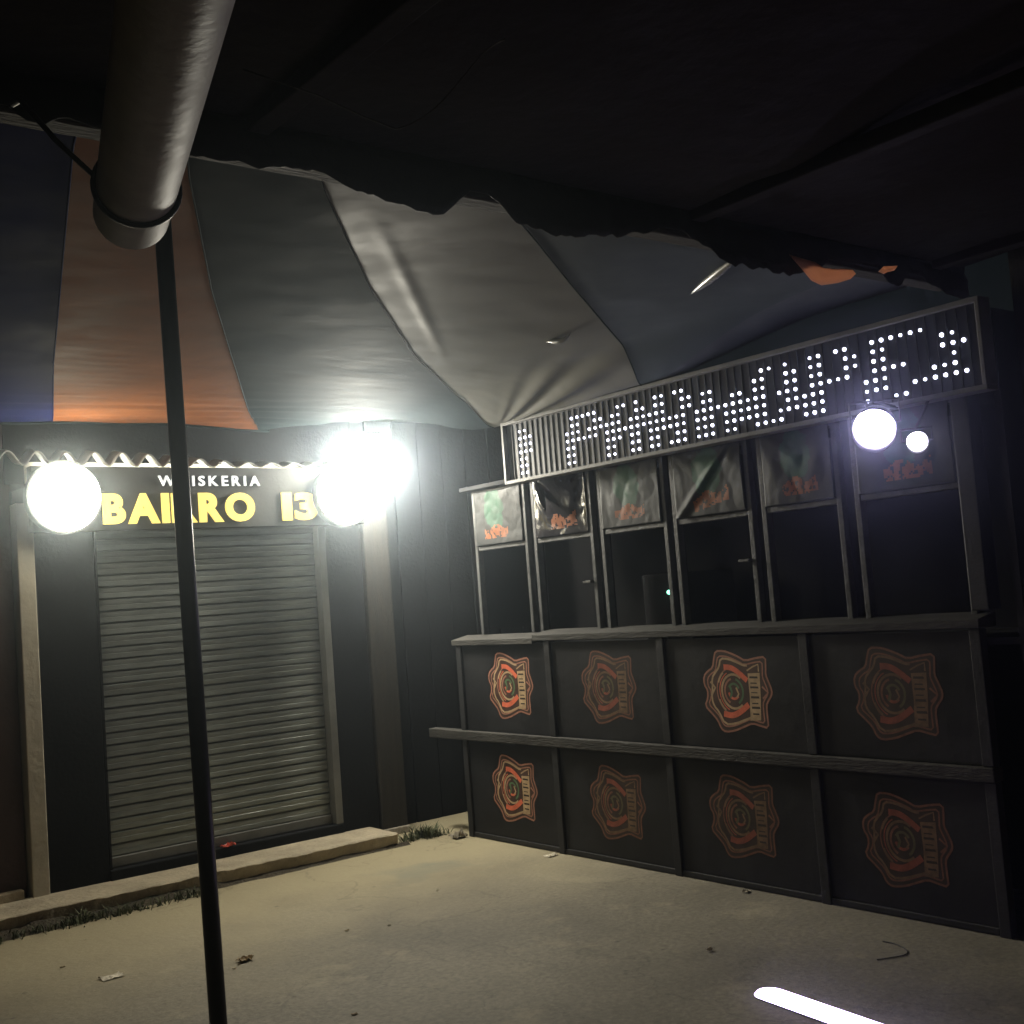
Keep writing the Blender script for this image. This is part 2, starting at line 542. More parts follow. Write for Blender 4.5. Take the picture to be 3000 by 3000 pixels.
def letters(text, x0, x1, z0, z1, yfront, m, offset, gap):
    glyphs = []
    deps = bpy.context.evaluated_depsgraph_get()
    for ch in text:
        cu = bpy.data.curves.new("glyph", 'FONT')
        cu.body = ch
        cu.extrude = 0.03
        cu.offset = offset
        cu.resolution_u = 6
        t = bpy.data.objects.new("glyph", cu)
        COL.objects.link(t)
        deps.update()
        me = bpy.data.meshes.new_from_object(t.evaluated_get(deps))
        bpy.data.objects.remove(t)
        xs = [v.co.x for v in me.vertices]
        ys = [v.co.y for v in me.vertices]
        glyphs.append((ch, me, min(xs), max(xs), min(ys), max(ys)))
    total = sum(g[3] - g[2] for g in glyphs) + gap * (len(glyphs) - 1)
    sx = (x1 - x0) / total
    x = x0
    for ch, me, a, b_, c_, d in glyphs:
        sz = (z1 - z0) / (d - c_)
        for v in me.vertices:
            gx, gy, gz = v.co
            v.co = ((gx - a) * sx, -(gz + 0.03) * 0.25, (gy - c_) * sz)
        me.materials.clear()
        me.materials.append(m)
        o = bpy.data.objects.new("letter", me)
        link(o, board, (x, yfront, z0))
        x += (b_ - a) * sx + gap * sx


letters("BAIRRO", 2.40, 3.372, 2.160, 2.343, 6.9035, M['letter_y'], 0.05, 0.06)
letters("13", 3.565, 3.82, 2.160, 2.343, 6.9035, M['letter_y'], 0.05, 0.06)
letters("WHISKERIA", 2.748, 3.417, 2.387, 2.450, 6.9035, M['letter_w'], 0.012, 0.28)


def lightbox(x, zc, r, label):
    t = thing("round_lightbox", label, "lit sign", (x, 6.87, zc - r), "round lightbox signs on the shop front")
    a = MB()
    n = 48
    ring = [(math.cos(2 * math.pi * i / n), math.sin(2 * math.pi * i / n)) for i in range(n)]
    vs = [(x + r * cx, 6.895, zc + r * cz) for cx, cz in ring] + [(x + r * cx, 6.825, zc + r * cz) for cx, cz in ring] \
        + [(x + (r - .012) * cx, 6.825, zc + (r - .012) * cz) for cx, cz in ring]
    a.add(vs, [(i, (i + 1) % n, n + (i + 1) % n, n + i) for i in range(n)] + [(n + i, n + (i + 1) % n, 2 * n + (i + 1) % n, 2 * n + i) for i in range(n)] + [tuple(range(n))])
    a.build("rim", M['fascia'], t)
    f = MB()
    vs = []
    for (rr, y) in ((r - .012, 6.828), (r * .88, 6.775), (r * .66, 6.725), (r * .35, 6.695)):
        vs += [(x + rr * cx, y, zc + rr * cz) for cx, cz in ring]
    vs.append((x, 6.686, zc))
    fs = [(k * n + i, k * n + (i + 1) % n, (k + 1) * n + (i + 1) % n, (k + 1) * n + i) for k in range(3) for i in range(n)]
    fs += [(3 * n + i, 3 * n + (i + 1) % n, 4 * n) for i in range(n)]
    f.add(vs, fs)
    f.build("face", M['lightbox'], t, smooth=True)
    return t


lightbox(2.165, 2.318, 0.212, "round glowing white lightbox above the cream pilaster")
lightbox(4.00, 2.318, 0.212, "round glowing white lightbox below the glaring floodlight")

# floodlight
fl = thing("floodlight", "glaring white floodlight on bracket above the end of the signboard", "floodlight", (4.12, 6.80, 2.42))
ctr = Vector((4.14, 6.77, 2.53))
nrm = Vector((-0.38, -0.34, -0.86)).normalized()
ux = Vector((0, 0, 1)).cross(nrm).normalized()
uz = nrm.cross(ux)


def fl_pt(a, b, c):
    return tuple(ctr + ux * a + uz * b + nrm * c)


W = 0.20
h = MB()
n = 40
ringf = [(math.cos(2 * math.pi * i / n), math.sin(2 * math.pi * i / n)) for i in range(n)]
vs = []
for (r, c_) in ((W * .55, -.10), (W * .9, -.07), (W + .012, 0.0), (W + .012, .012), (W, .012)):
    vs += [fl_pt(a * r, b * r, c_) for a, b in ringf]
h.add(vs, [(q * n + i, q * n + (i + 1) % n, (q + 1) * n + (i + 1) % n, (q + 1) * n + i) for q in range(4) for i in range(n)] + [tuple(range(n))])
h.build("housing", M['lamp_body'], fl, smooth=True)
ln = MB()
vs = []
for (r, c_) in ((W, .008), (W * .93, .06), (W * .7, .105), (W * .35, .13)):
    vs += [fl_pt(a * r, b * r, c_) for a, b in ringf]
vs.append(fl_pt(0, 0, .137))
ln.add(vs, [(q * n + i, q * n + (i + 1) % n, (q + 1) * n + (i + 1) % n, (q + 1) * n + i) for q in range(3) for i in range(n)] + [(3 * n + i, 3 * n + (i + 1) % n, 4 * n) for i in range(n)])
ln.build("lens", M['flood'], fl, smooth=True)
MB().tube([fl_pt(-W - .01, 0, -.03), fl_pt(-W - .01, 0, -.13), fl_pt(W + .01, 0, -.13), fl_pt(W + .01, 0, -.03)], 0.008, 8).build("bracket", M['lamp_body'], fl)
MB().box(4.10, 4.20, 6.905, 7.0, 2.51, 2.56).build("mount", M['lamp_body'], fl)

# timber post and dark walls in the corner
tp = thing("timber_post", "weathered timber post standing at the end of the shop front", "post", (4.33, 7.05, 0))
MB().box(4.222, 4.43, 7.0, 7.18, 0.0, 2.78).build("shaft", M['wood'], tp, bevel=0.012)
MB().box(4.21, 4.44, 6.99, 7.19, -0.02, 0.05).build("foot", M['stone'], tp, bevel=0.01)
yb = thing("board_wall", "tall dark board wall behind the corner weeds", "wall", (5.5, 7.27, 0))
first = MB().box(0, 0.213, -0.03, 0, 0, 2.9).build("board", M['shop_wall'], yb, (4.44, 7.27, 0), bevel=0.004)
for i in range(1, 14):
    o = first.copy()
    link(o, yb, (4.44 + i * .22, 7.27 + random.uniform(-.008, .008), 0))

# neighbour on the left
nb = thing("neighbour_building", "dull brown neighbouring wall left of the cream strip", "building", (0, 7.2, 0))
MB().box(-6.0, 1.925, 7.06, 7.4, 0.0, 2.9).build("wall", M['neigh'], nb)
MB().box(0.4, 1.5, 7.035, 7.058, 0.09, 2.05).build("door", M['shop_wall'], nb, bevel=0.004)
MB().box(1.55, 1.895, 7.0, 7.058, 0.085, 0.14).build("step", M['concrete'], nb, bevel=0.008)

# ------------------------------------------------------------------ bar stand on the right
stand = thing("bar_stand", "long black stand with two rows of emblem panels below open hatches", "bar stand", (4.7, 4.6, 0))
EDG = [6.46, 5.535, 4.575, 3.615, 2.72]
XF = 4.58
MB().box(5.28, 5.31, 2.5, 6.52, 0, 2.6).build("back_wall", M['inside'], stand)
MB().box(4.6, 5.28, 6.47, 6.50, 0, 1.27).build("end_wall", M['panel'], stand)
MB().box(4.71, 5.28, 6.335, 6.36, 1.345, 2.27).build("end_wall", M['inside'], stand)
MB().box(4.62, 5.28, 2.52, 2.55, 0, 2.6).build("end_wall", M['inside'], stand)
MB().box(4.60, 5.28, 2.55, 6.36, 2.275, 2.30).build("roof_panel", M['inside'], stand)
MB().box(4.63, 5.28, 2.55, 6.47, 1.20, 1.23).build("deck", M['inside'], stand)


def strip(mb, poly, w, lift, mi, closed=False):
    n = len(poly)
    pts = [Vector((p[0], p[1])) for p in poly]
    L, R_ = [], []
    for i in range(n):
        a = pts[(i - 1) % n] if (closed or i > 0) else pts[i]
        b = pts[(i + 1) % n] if (closed or i < n - 1) else pts[i]
        t = (b - a).normalized()
        nn = Vector((-t.y, t.x)) * w * 0.5
        L.append(pts[i] + nn)
        R_.append(pts[i] - nn)
    lift *= 0.2
    vs = [(-lift, -p.x, p.y) for p in L] + [(-lift, -p.x, p.y) for p in R_]
    m = n if closed else n - 1
    mb.add(vs, [(i, (i + 1) % n, n + (i + 1) % n, n + i) for i in range(m)], mi)


def smooth_poly(p, it=2, closed=True):
    for _ in range(it):
        q = []
        n = len(p)
        rng = range(n) if closed else range(n - 1)
        if not closed:
            q.append(p[0])
        for i in rng:
            a, b = p[i], p[(i + 1) % n]
            q.append((a[0] * .75 + b[0] * .25, a[1] * .75 + b[1] * .25))
            q.append((a[0] * .25 + b[0] * .75, a[1] * .25 + b[1] * .75))
        if not closed:
            q.append(p[-1])
        p = q
    return p


OUT = [(-0.1, 0.208), (-0.045, 0.209), (0.006, 0.195), (0.054, 0.177), (0.094, 0.157), (0.166, 0.172), (0.227, 0.178), (0.224, 0.127), (0.219, 0.088), (0.234, 0.054), (0.251, 0.01), (0.245, -0.014), (0.223, -0.039), (0.208, -0.063), (0.208, -0.117), (0.21, -0.175), (0.158, -0.165), (0.109, -0.154), (0.062, -0.171), (-0.007, -0.196), (-0.074, -0.206), (-0.103, -0.19), (-0.121, -0.148), (-0.155, -0.116), (-0.202, -0.076), (-0.177, -0.035), (-0.175, 0.006), (-0.196, 0.034), (-0.194, 0.078), (-0.164, 0.104), (-0.127, 0.122), (-0.114, 0.17)]
INL = [(0.104, 0.134), (0.078, 0.135), (0.034, 0.152), (-0.014, 0.167), (-0.07, 0.17), (-0.082, 0.127), (-0.113, 0.096), (-0.137, 0.071), (-0.14, 0.012), (-0.15, -0.039), (-0.137, -0.077), (-0.109, -0.102), (-0.073, -0.168), (-0.002, -0.161), (0.076, -0.136), (0.10, -0.128)]


def emblem(name):
    e = MB()
    o1 = smooth_poly(OUT, 1)
    e.add([(-.0001, -x * .985, y * .985) for x, y in o1], [tuple(range(len(o1)))], 5)
    strip(e, o1, 0.010, .0012, 0, True)
    strip(e, [(x * .925 + .003, y * .915) for x, y in o1], 0.006, .0014, 4, True)
    strip(e, [(x * .885 + .003, y * .87) for x, y in o1], 0.008, .0016, 0, True)
    strip(e, smooth_poly(INL, 1, False), 0.011, .002, 1)
    strip(e, smooth_poly([(-0.052, 0.126), (-0.002, 0.124), (0.045, 0.099), (0.097, 0.058)], 2, False), 0.028, .0022, 2)
    strip(e, smooth_poly([(-0.075, -0.113), (-0.014, -0.122), (0.038, -0.1), (0.095, -0.062)], 2, False), 0.030, .0022, 2)
    # ribbon with illegible dark marks
    e.add([(-.00048, -x, y) for x, y in ((0.104, 0.094), (0.182, 0.098), (0.176, -0.03), (0.166, -0.138), (0.098, -0.142), (0.106, -0.02))], [tuple(range(6))], 1)
    strip(e, [(0.1, 0.108), (0.14, 0.128), (0.176, 0.14), (0.176, 0.104)], 0.008, .0024, 1)
    for j, (zz, hgt) in enumerate(((0.07, .010), (0.043, .006), (0.020, .010), (-0.004, .005), (-0.03, .011), (-0.058, .006), (-0.082, .011), (-0.112, .008))):
        x0, x1 = (0.118, 0.160) if j % 2 else (0.114, 0.168)
        e.add([(-.0006, -x0, zz), (-.0006, -x1, zz), (-.0006, -x1 + .003, zz + hgt), (-.0006, -x0, zz + hgt)], [(0, 1, 2, 3)], 4)
    # roundel: rings and broken strokes
    def arc(r, a0, a1, ecc=1.08, c=(0.004, 0.002), n=18):
        return [(c[0] + r * math.cos(a0 + (a1 - a0) * i / n), c[1] + r * ecc * math.sin(a0 + (a1 - a0) * i / n)) for i in range(n + 1)]
    strip(e, arc(.080, .9, 5.4), 0.012, .0018, 1)
    strip(e, arc(.060, -1.1, 1.3), 0.012, .002, 3)
    strip(e, arc(.060, 1.8, 4.2), 0.011, .002, 0)
    strip(e, arc(.036, .4, 2.6), 0.012, .002, 3)
    strip(e, arc(.034, 3.3, 5.6), 0.013, .002, 2)
    strip(e, arc(.112, 1.9, 4.5), 0.007, .0019, 0)
    strip(e, arc(.094, 2.0, 4.3), 0.006, .0019, 2)
    strip(e, [(-.15, .05), (-.12, .02), (-.15, -.02)], 0.012, .002, 1)
    strip(e, [(.19, .03), (.225, .0), (.19, -.03)], 0.010, .002, 0)
    strip(e, arc(.108, 2.2, 2.75), 0.010, .002, 1)
    strip(e, arc(.108, 3.5, 4.1), 0.010, .002, 1)
    strip(e, [(-.02, .03), (-.01, .0), (-.022, -.03)], 0.014, .0022, 3)
    strip(e, [(.02, .022), (.035, -.01), (.02, -.03)], 0.010, .0022, 1)
    me_obj = e
    return me_obj


EV = [M['ev_dim'], M['ev_tan'], M['ev_red'], M['ev_green'], M['em_ink'], M['ev_fill']]  # one emblem in two sets of print colours, brighter and darker
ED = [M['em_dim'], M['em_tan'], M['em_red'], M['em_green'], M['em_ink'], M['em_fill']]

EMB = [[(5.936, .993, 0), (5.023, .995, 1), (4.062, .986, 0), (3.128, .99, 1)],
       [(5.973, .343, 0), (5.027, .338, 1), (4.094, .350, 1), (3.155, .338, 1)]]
em_mesh = {}
for row, (z0, z1) in enumerate(((0.70, 1.262), (0.035, 0.63))):
    for cidx in range(4):
        ya, yb_ = EDG[cidx + 1] + 0.027, EDG[cidx] - 0.027
        sd = row * 10 + cidx

        def pf(u, v, ya=ya, yb_=yb_, z0=z0, z1=z1, sd=sd):
            y, zz = ya + (yb_ - ya) * u, z0 + (z1 - z0) * v
            e = min(1, 8 * min(u, 1 - u, v, 1 - v))
            return (4.5850 - 0.0 * e, y, zz)
        pb = MB()
        pb.grid(pf, 24, 20)
        pb.box(4.590, 4.602, ya, yb_, z0, z1)
        pan = pb.build("panel", M['panel'], stand)
        ey, ez, muted = EMB[row][cidx]
        if muted not in em_mesh:
            o = emblem("emblem").build("emblem", ED if muted else EV, pan, (4.5848, ey + .028, ez))
            em_mesh[muted] = o
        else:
            o = em_mesh[muted].copy()
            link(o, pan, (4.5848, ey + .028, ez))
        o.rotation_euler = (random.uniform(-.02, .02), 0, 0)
        o["label"] = "faded orange and brown shield emblem" if muted else "bright red and orange shield emblem"
for i, y in enumerate(EDG):
    w = .026
    MB().box(4.568, 4.62, y - w, y + w, 0.0, 0.632).build("post", M['post'], stand, bevel=0.004)
    MB().box(4.568, 4.62, y - w, y + w, 0.698, 1.272).build("post", M['post'], stand, bevel=0.004)
MB().box(4.556, 4.63, 2.69, 6.86, 0.634, 0.696).build("middle_rail", M['worn_rail'], stand, bevel=0.006)
MB().box(4.575, 4.62, 2.75, 6.43, 0.004, 0.033).build("bottom_rail", M['post'], stand, bevel=0.003)
l = MB()
for (ya, yb_, dz) in ((2.69, 5.66, 0.0), (5.66, 6.52, -0.018)):
    l.add([(4.560, ya, 1.274 + dz), (4.560, yb_, 1.274 + dz), (4.560, yb_, 1.312 + dz), (4.560, ya, 1.312 + dz),
           (4.70, ya, 1.274 + dz), (4.70, yb_, 1.274 + dz), (4.70, yb_, 1.338 + dz), (4.70, ya, 1.338 + dz)],
          [(0, 1, 2, 3), (4, 7, 6, 5), (3, 2, 6, 7), (0, 4, 5, 1), (0, 3, 7, 4), (1, 5, 6, 2)])
l.build("ledge", M['worn_rail'], stand, bevel=0.004)

WIN = [(6.30, 5.74), (5.68, 5.125), (5.065, 4.52), (4.475, 3.92), (3.86, 3.375), (3.305, 2.745)]
ZB, ZM, ZT = 1.342, 1.872, 2.268
for i, (yl, yr) in enumerate(WIN):
    f = MB()
    sw = 0.030
    MB().box(4.655, 4.70, yl - sw, yl, ZB - .02, ZT).build("stile", M['frame'], stand, bevel=0.004)
    MB().box(4.655, 4.70, yr, yr + sw, ZB - .02, ZT).build("stile", M['frame'], stand, bevel=0.004)
    MB().box(4.66, 4.70, yr + sw, yl - sw, ZM, ZM + .028).build("cross_bar", M['frame'], stand, bevel=0.004)
    MB().box(4.66, 4.70, yr + sw, yl - sw, ZT - .028, ZT).build("top_bar", M['frame'], stand, bevel=0.004)
    zl = (1.62, 1.60, 1.61, 1.64, 1.60, 1.62)[i]
    if i in (1, 3):
        MB().box(4.63, 4.70, yr + sw + .002, yr + sw + (.07 if i in (1, 3) else .035), zl, zl + .014).build("latch", M['frame'], stand, bevel=0.002)
    if i > 0:
        MB().box(4.69, 4.74, WIN[i][0] + .002, WIN[i - 1][1] - .002, ZB - .02, ZT).build("post", M['inside'], stand)
MB().box(4.60, 4.70, 2.66, 2.742, 1.345, 2.30).build("post", M['post'], stand, bevel=0.006)
gl = MB()
gl.tube([(4.80, 4.70, 1.512), (4.815, 4.70, 1.512)], [0.011, 0.014], 12)
eq = thing("equipment_box", "dark equipment box with green indicator light inside a hatch", "equipment", (5.0, 4.72, 1.23))
MB().box(4.82, 5.2, 4.56, 4.92, 1.232, 1.62).build("casing", M['inside'], eq, bevel=0.008)
gl.build("indicator_light", M['green'], eq, smooth=True)

# banners hung in the upper hatch openings
LBL = ["crumpled grey banner with green print and bright orange wording in the end hatch",
       "glossy black bulging banner with a bright sheen and orange foot",
       "grey banner with pale green print, sagging folds and dull orange wording",
       "dark banner with green print, diagonal crease and slanted orange wording",
       "dim dark banner with faint orange wording left of the stage light",
       "dim dark banner with faint red wording behind the stage light"]
for i, (yl, yr) in enumerate(WIN):
    b = MB()
    ya, yb_ = yl - .034, yr + .034
    nu, nv = 56, 44
    z0, z1 = ZM + .03, ZT - .006
    gx = (0.42, 0.55, 0.45, 0.5, 0.5, 0.5)[i]

    def bf(u, v, i=i):
        y = ya + (yb_ - ya) * u
        zz = z0 + (z1 - z0) * v
        x = 4.652
        d = 0.010 * fbm(y * 1.3 + i * 7, zz, i, 3.0)
        # folds hanging from the top corners
        for (cu, sg) in ((0.0, 1), (1.0, -1)):
            th = math.atan2(1.05 - v, abs(u - cu) + .02)
            rr_ = math.hypot(u - cu, 1 - v)
            d += 0.004 * math.sin(th * (6 + i) + i) * min(1, rr_ * 2) * math.exp(-rr_ * 1.2)
        if i == 1:
            d += 0.10 * math.sin(math.pi * u) ** 1.5 * max(0, v - .12) ** 1.1 
        if i == 3:
            d += 0.018 * math.exp(-((u - v * .8 - .05) / .07) ** 2)
        sag = 0.0
        if i in (2, 0):
            sag = -.02 * math.sin(math.pi * u) * v
        return (x - abs(d) - .002, y, zz + sag * .5)
    b.grid(bf, nu, nv)
    mi = []
    for a in range(nu):
        for c_ in range(nv):
            u, v = (a + .5) / nu, (c_ + .5) / nv
            k = 0
            n1 = fbm(u * 2 + i, v * 2, 2.0, 3.0)
            if ((u - gx) / .21) ** 2 + ((v - .66) / .36) ** 2 + n1 * .5 < 1 and i != 1:
                k = 1
            tz = .12 + (u - .5) * (.25 if i == 3 else .03)
            if gx - .22 < u < gx + .28 and tz < v < tz + .2 + .05 * math.sin(u * 17):
                if fbm(u * 9 + i, v * 5, 4, 2.2) > -.22:
                    k = 2
            mi.append(k)
    b.mi = mi
    ms = [M['ban_gloss'] if i == 1 else M['ban'], M['ban_green'], M['ban_orange']]
    o = b.build("hanging_banner", ms, smooth=True)
    sm = o.modifiers.new("thickness", 'SOLIDIFY')
    sm.thickness = 0.0015
    sm.offset = 1
    if i == 1:
        pf_, rf_ = [], []
        for q in range(21):
            t = q / 20
            p_ = Vector(bf(.16 + .30 * t, .97 - .55 * t))
            pf_.append(p_ + Vector((.012 - .085 * t, 0, 0)))
            rf_.append(max(.002, .026 * math.sin(math.pi * (.08 + .9 * t)) ** .8))
        MB().tube(pf_, rf_, 16).build("fold", M['ban_gloss'], o, smooth=True)
    tag(o, LBL[i], "banner", "banners hung in the hatch openings")

# ------------------------------------------------------------------ LED sign
ROWS = ["##........#####...##.#..##.##..........##.#..##.##..######....",
        "###.......##..##.##..##.##..##.##.....##..##.##..##.##.....##.",
        "###......###.######.######..##.##..##.##..##.##..##.##.....###",
        "###......######.#############.##########.###.#####..####....#.",
        "##.......##.....###.##.######.###.######..#####....###....###.",
        "##.......##.....##..##.##..##.###.######.######....###..######",
        "##.......##.....##..##.##.###.###.##..####..###....#..##......"]
led = thing("led_sign", "long scrolling message sign with lit white dots in a metal frame", "led sign", (4.55, 4.15, 2.27))
Y0, Y1 = 2.535, 5.725
MB().box(4.54, 4.60, Y0, Y1, 2.272, 2.618).build("case", M['led_back'], led)
MB().box(4.512, 4.602, Y0 - .02, Y1 + .0, 2.618, 2.640).build("frame_bar", M['alu'], led, bevel=0.003)
MB().box(4.512, 4.602, Y0 - .02, Y1 + .0, 2.250, 2.272).build("frame_bar", M['alu'], led, bevel=0.003)
MB().box(4.512, 4.602, Y1, Y1 + .022, 2.250, 2.640).build("frame_bar", M['alu'], led, bevel=0.003)
MB().box(4.512, 4.602, Y0 - .02, Y0, 2.272, 2.618).build("frame_bar", M['alu'], led, bevel=0.003)
PC, PR = 0.0489, 0.043
YC0, ZR0 = 5.5936 + .05, 2.558 + .018
PC = (5.5936 - 2.6107) / 61
YC0 = 5.5936
slat0 = None
nsl = 0
y = YC0 + PC * 1.5
while y > Y0 + .02:
    if slat0 is None:
        slat0 = MB().box(-.006, 0, -.0035, .0035, 2.276, 2.614).build("ridge", M['post'], led, (4.54, y, 0))
    else:
        link(slat0.copy(), led, (4.54, y, 0))
    y -= PC
bulb = MB()
vs, fs = [], []
for a, r in ((0, .0092), (-.006, .0080), (-.009, .0045)):
    for kk in range(8):
        w = 2 * math.pi * kk / 8
        vs.append((a, r * math.cos(w), r * math.sin(w)))
vs.append((-.0115, 0, 0))
for k in range(2):
    for q in range(8):
        fs.append((k * 8 + q, k * 8 + (q + 1) % 8, (k + 1) * 8 + (q + 1) % 8, (k + 1) * 8 + q))
for q in range(8):
    fs.append((16 + q, 16 + (q + 1) % 8, 24))
bulb.add(vs, fs)
b0 = None
for r, rowt in enumerate(ROWS):
    for c_, ch in enumerate(rowt):
        if ch != '#':
            continue
        loc = (4.5395, YC0 - c_ * PC, 2.562 - r * PR)
        if b0 is None:
            b0 = bulb.build("diode", M['led'], led, loc, smooth=True)
            o = b0
        else:
            o = b0.copy()
            link(o, led, loc)
        s_ = random.choice((1, 1, 1.05, .95, .8))
        o.scale = (1, s_, s_)

# ------------------------------------------------------------------ stage lights under the LED sign
def par_can(loc, aim, r, ln_, m, label, name, hang):
    t = thing(name, label, "stage light", loc)
    d = (Vector(aim) - Vector(loc)).normalized()
    L = Vector(loc)
    e1 = d.orthogonal().normalized()
    e2 = d.cross(e1)
    can = MB()
    vs_ = []
    PR_ = ((-ln_, r * .5), (-ln_ * .8, r * .9), (-.01, r * 1.05), (r * 1.9, r * 1.12), (r * 1.9, r * 1.08), (0, r * 1.01))
    for (q, rr2) in PR_:
        for kk in range(28):
            w_ = 2 * math.pi * kk / 28
            vs_.append(L + d * q + (e1 * math.cos(w_) + e2 * math.sin(w_)) * rr2)
    can.add(vs_, [(q * 28 + kk, q * 28 + (kk + 1) % 28, (q + 1) * 28 + (kk + 1) % 28, (q + 1) * 28 + kk) for q in range(5) for kk in range(28)] + [tuple(range(28))])
    can.build("can", M['lamp_body'], t, smooth=True)
    MB().tube([L + d * .001, L + d * r * .18, L + d * r * .3], [r * 1.0, r * .8, r * .3], 24).build("lens", m, t, smooth=True)
    s_ = d.cross(Vector((0, 0, 1))).normalized()
    c_ = L - d * ln_ * .5
    MB().tube([c_ + s_ * r, c_ + s_ * (r + .02), c_ + s_ * (r + .02) + Vector((0, 0, r * 1.2)), c_ - s_ * (r + .02) + Vector((0, 0, r * 1.2)), c_ - s_ * (r + .02), c_ - s_ * r], .006, 6).build("yoke", M['lamp_body'], t)
    MB().tube([c_ + Vector((0, 0, r * 1.2)), Vector(hang)], .007, 6).build("hanger", M['lamp_body'], t)
    return t


par_can((4.30, 2.915, 2.155), (0.2, 0.4, 0.95), 0.082, 0.15, M['par'], "bright violet-white stage light hanging below the message sign", "stage_light", (4.53, 2.95, 2.25))
par_can((4.42, 2.80, 2.075), (0.4, 0.2, 1.2), 0.042, 0.09, M['par_small'], "small violet-white spotlight beside the bright stage light", "spotlight", (4.53, 2.80, 2.25))

# ------------------------------------------------------------------ dark boarded wall right of the stand
rw = thing("side_wall", "dark brown boarded wall beyond the end of the stand", "wall", (4.75, 1.0, 0))
M['side'] = mat("dark_brown_board", (0.014, 0.011, 0.010), 0.8, 0.35, 4, 0.4, 25, streak=(5, 5, .6))
b0w = MB().box(0, .03, -.205, 0, 0, 2.95).build("board", M['side'], rw, (4.72, 2.48, 0), bevel=0.004)
for i in range(1, 20):
    link(b0w.copy(), rw, (4.72 + random.uniform(-.006, .006), 2.48 - i * .212, 0))

# ------------------------------------------------------------------ tarp canopy of coloured gores
tarp = thing("tarp_canopy", "patchwork tarp canopy of orange, teal, off-white and slate panels overhead", "canopy", (3.0, 5.0, 2.7))


def resample(poly, t):
    seg = [math.dist(poly[i], poly[i + 1]) for i in range(len(poly) - 1)]
    tot = sum(seg)
    s_ = t * tot
    for i, q in enumerate(seg):
        if s_ <= q or i == len(seg) - 1:
            f = min(1, max(0, s_ / q))
            return (poly[i][0] + (poly[i + 1][0] - poly[i][0]) * f, poly[i][1] + (poly[i + 1][1] - poly[i][1]) * f)
        s_ -= q


def sstep(a, b, x):
    t = min(1, max(0, (x - a) / (b - a)))
    return t * t * (3 - 2 * t)


def ridge(x, y, p0, p1, w):
    ax, ay = p1[0] - p0[0], p1[1] - p0[1]
    L = math.hypot(ax, ay)
    ux_, uy_ = ax / L, ay / L
    dx, dy = x - p0[0], y - p0[1]
    t = (dx * ux_ + dy * uy_) / L
    q = -dx * uy_ + dy * ux_
    return math.exp(-((t - .5) / .42) ** 4) * math.exp(-(q / w) ** 2)


def tarp_z(x, y):
    z_ = 2.755 + 0.02 * math.sin(x * 1.3 + y * .7) * .5
    z_ += 0.035 * sstep(6.0, 3.5, y) * sstep(4.3, 2.5, x)
    z_ -= 0.115 * sstep(4.05, 4.5, x) * sstep(3.2, 4.4, y)
    # general soft undulation
    z_ += 0.008 * fbm(x, y, 0.5, 0.9)
    # tight wrinkles towards the shop edge
    e = sstep(5.0, 6.9, y)
    ph = y * 30 + 3.2 * x + 3.5 * fbm(x * .6, y * .9, 7.7, 1.2)
    z_ += (0.0002 + 0.013 * e * e * e) * math.sin(ph) * (0.6 + .8 * fbm(x, y * 2, 4.4, 1.5))
    ph2 = y * 55 - 5 * x + 3 * fbm(x, y, 17.7, 1.6)
    z_ += 0.0005 * sstep(4.2, 5.6, y) * math.sin(ph2)
    # fan of folds gathered at the corner of the message sign
    dx, dy = x - 4.6, y - 5.92
    r = math.hypot(dx, dy)
    th = math.atan2(-dx, -dy)
    z_ += 0.017 * math.sin(th * 44) * math.exp(-((th - .24) / .20) ** 2) * sstep(.05, .4, r) * sstep(2.0, .9, r)
    # creases along the seam of the white gore
    z_ -= 0.006 * ridge(x, y, (1.95, 3.05), (3.4, 4.75), .03)
    return z_


B_L = [(-3.0, 2.65), (-3.0, 6.9)]
B_BO = [(0.935, 2.65), (1.0, 2.95), (1.68, 5.37), (2.09, 6.73), (2.13, 6.88)]
B_OT = [(1.175, 2.65), (1.33, 3.0), (1.86, 4.05), (3.1, 6.34), (3.44, 6.90)]
B_TW = [(1.55, 2.65), (1.69, 2.9), (2.41, 3.82), (3.23, 4.76), (4.05, 5.55), (4.57, 5.88)]
B_WG = [(2.16, 2.65), (2.32, 2.83), (3.12, 3.45), (4.53, 4.50)]
B_GN = [(3.70, 2.65), (4.11, 3.0), (4.32, 3.7), (4.535, 4.495)]
B_R = [(4.54, 2.65), (4.54, 3.4), (4.54, 4.49)]


def gore(A, Bb, m, nu, nv):
    g_ = MB()

    def fn(u, v):
        a, b_ = resample(A, v), resample(Bb, v)
        x, y = a[0] + (b_[0] - a[0]) * u, a[1] + (b_[1] - a[1]) * u
        return (x, y, tarp_z(x, y))
    g_.grid(fn, nu, nv)
    o = g_.build("gore", m, tarp, smooth=True)
    return o


gore(B_L, B_BO, M['t_blue'], 60, 120)
gore(B_BO, B_OT, M['t_orange'], 80, 300)
gore(B_OT, B_TW, M['t_teal'], 110, 260)
gore(B_TW, B_WG, M['t_white'], 150, 220)
gore(B_WG, B_GN, M['t_grey'], 110, 160)
gore(B_GN, B_R, M['t_shaded_edge'], 40, 90)
# seams between gores
for Bd, m in ((B_BO, 't_blue'), (B_OT, 't_teal'), (B_TW, 't_teal'), (B_WG, 't_teal')):
    pts = []
    for i in range(70):
        x, y = resample(Bd, i / 69)
        pts.append((x, y, tarp_z(x, y) - .004))
    MB().tube(pts, .003, 6).build("seam", M[m], tarp, smooth=True)
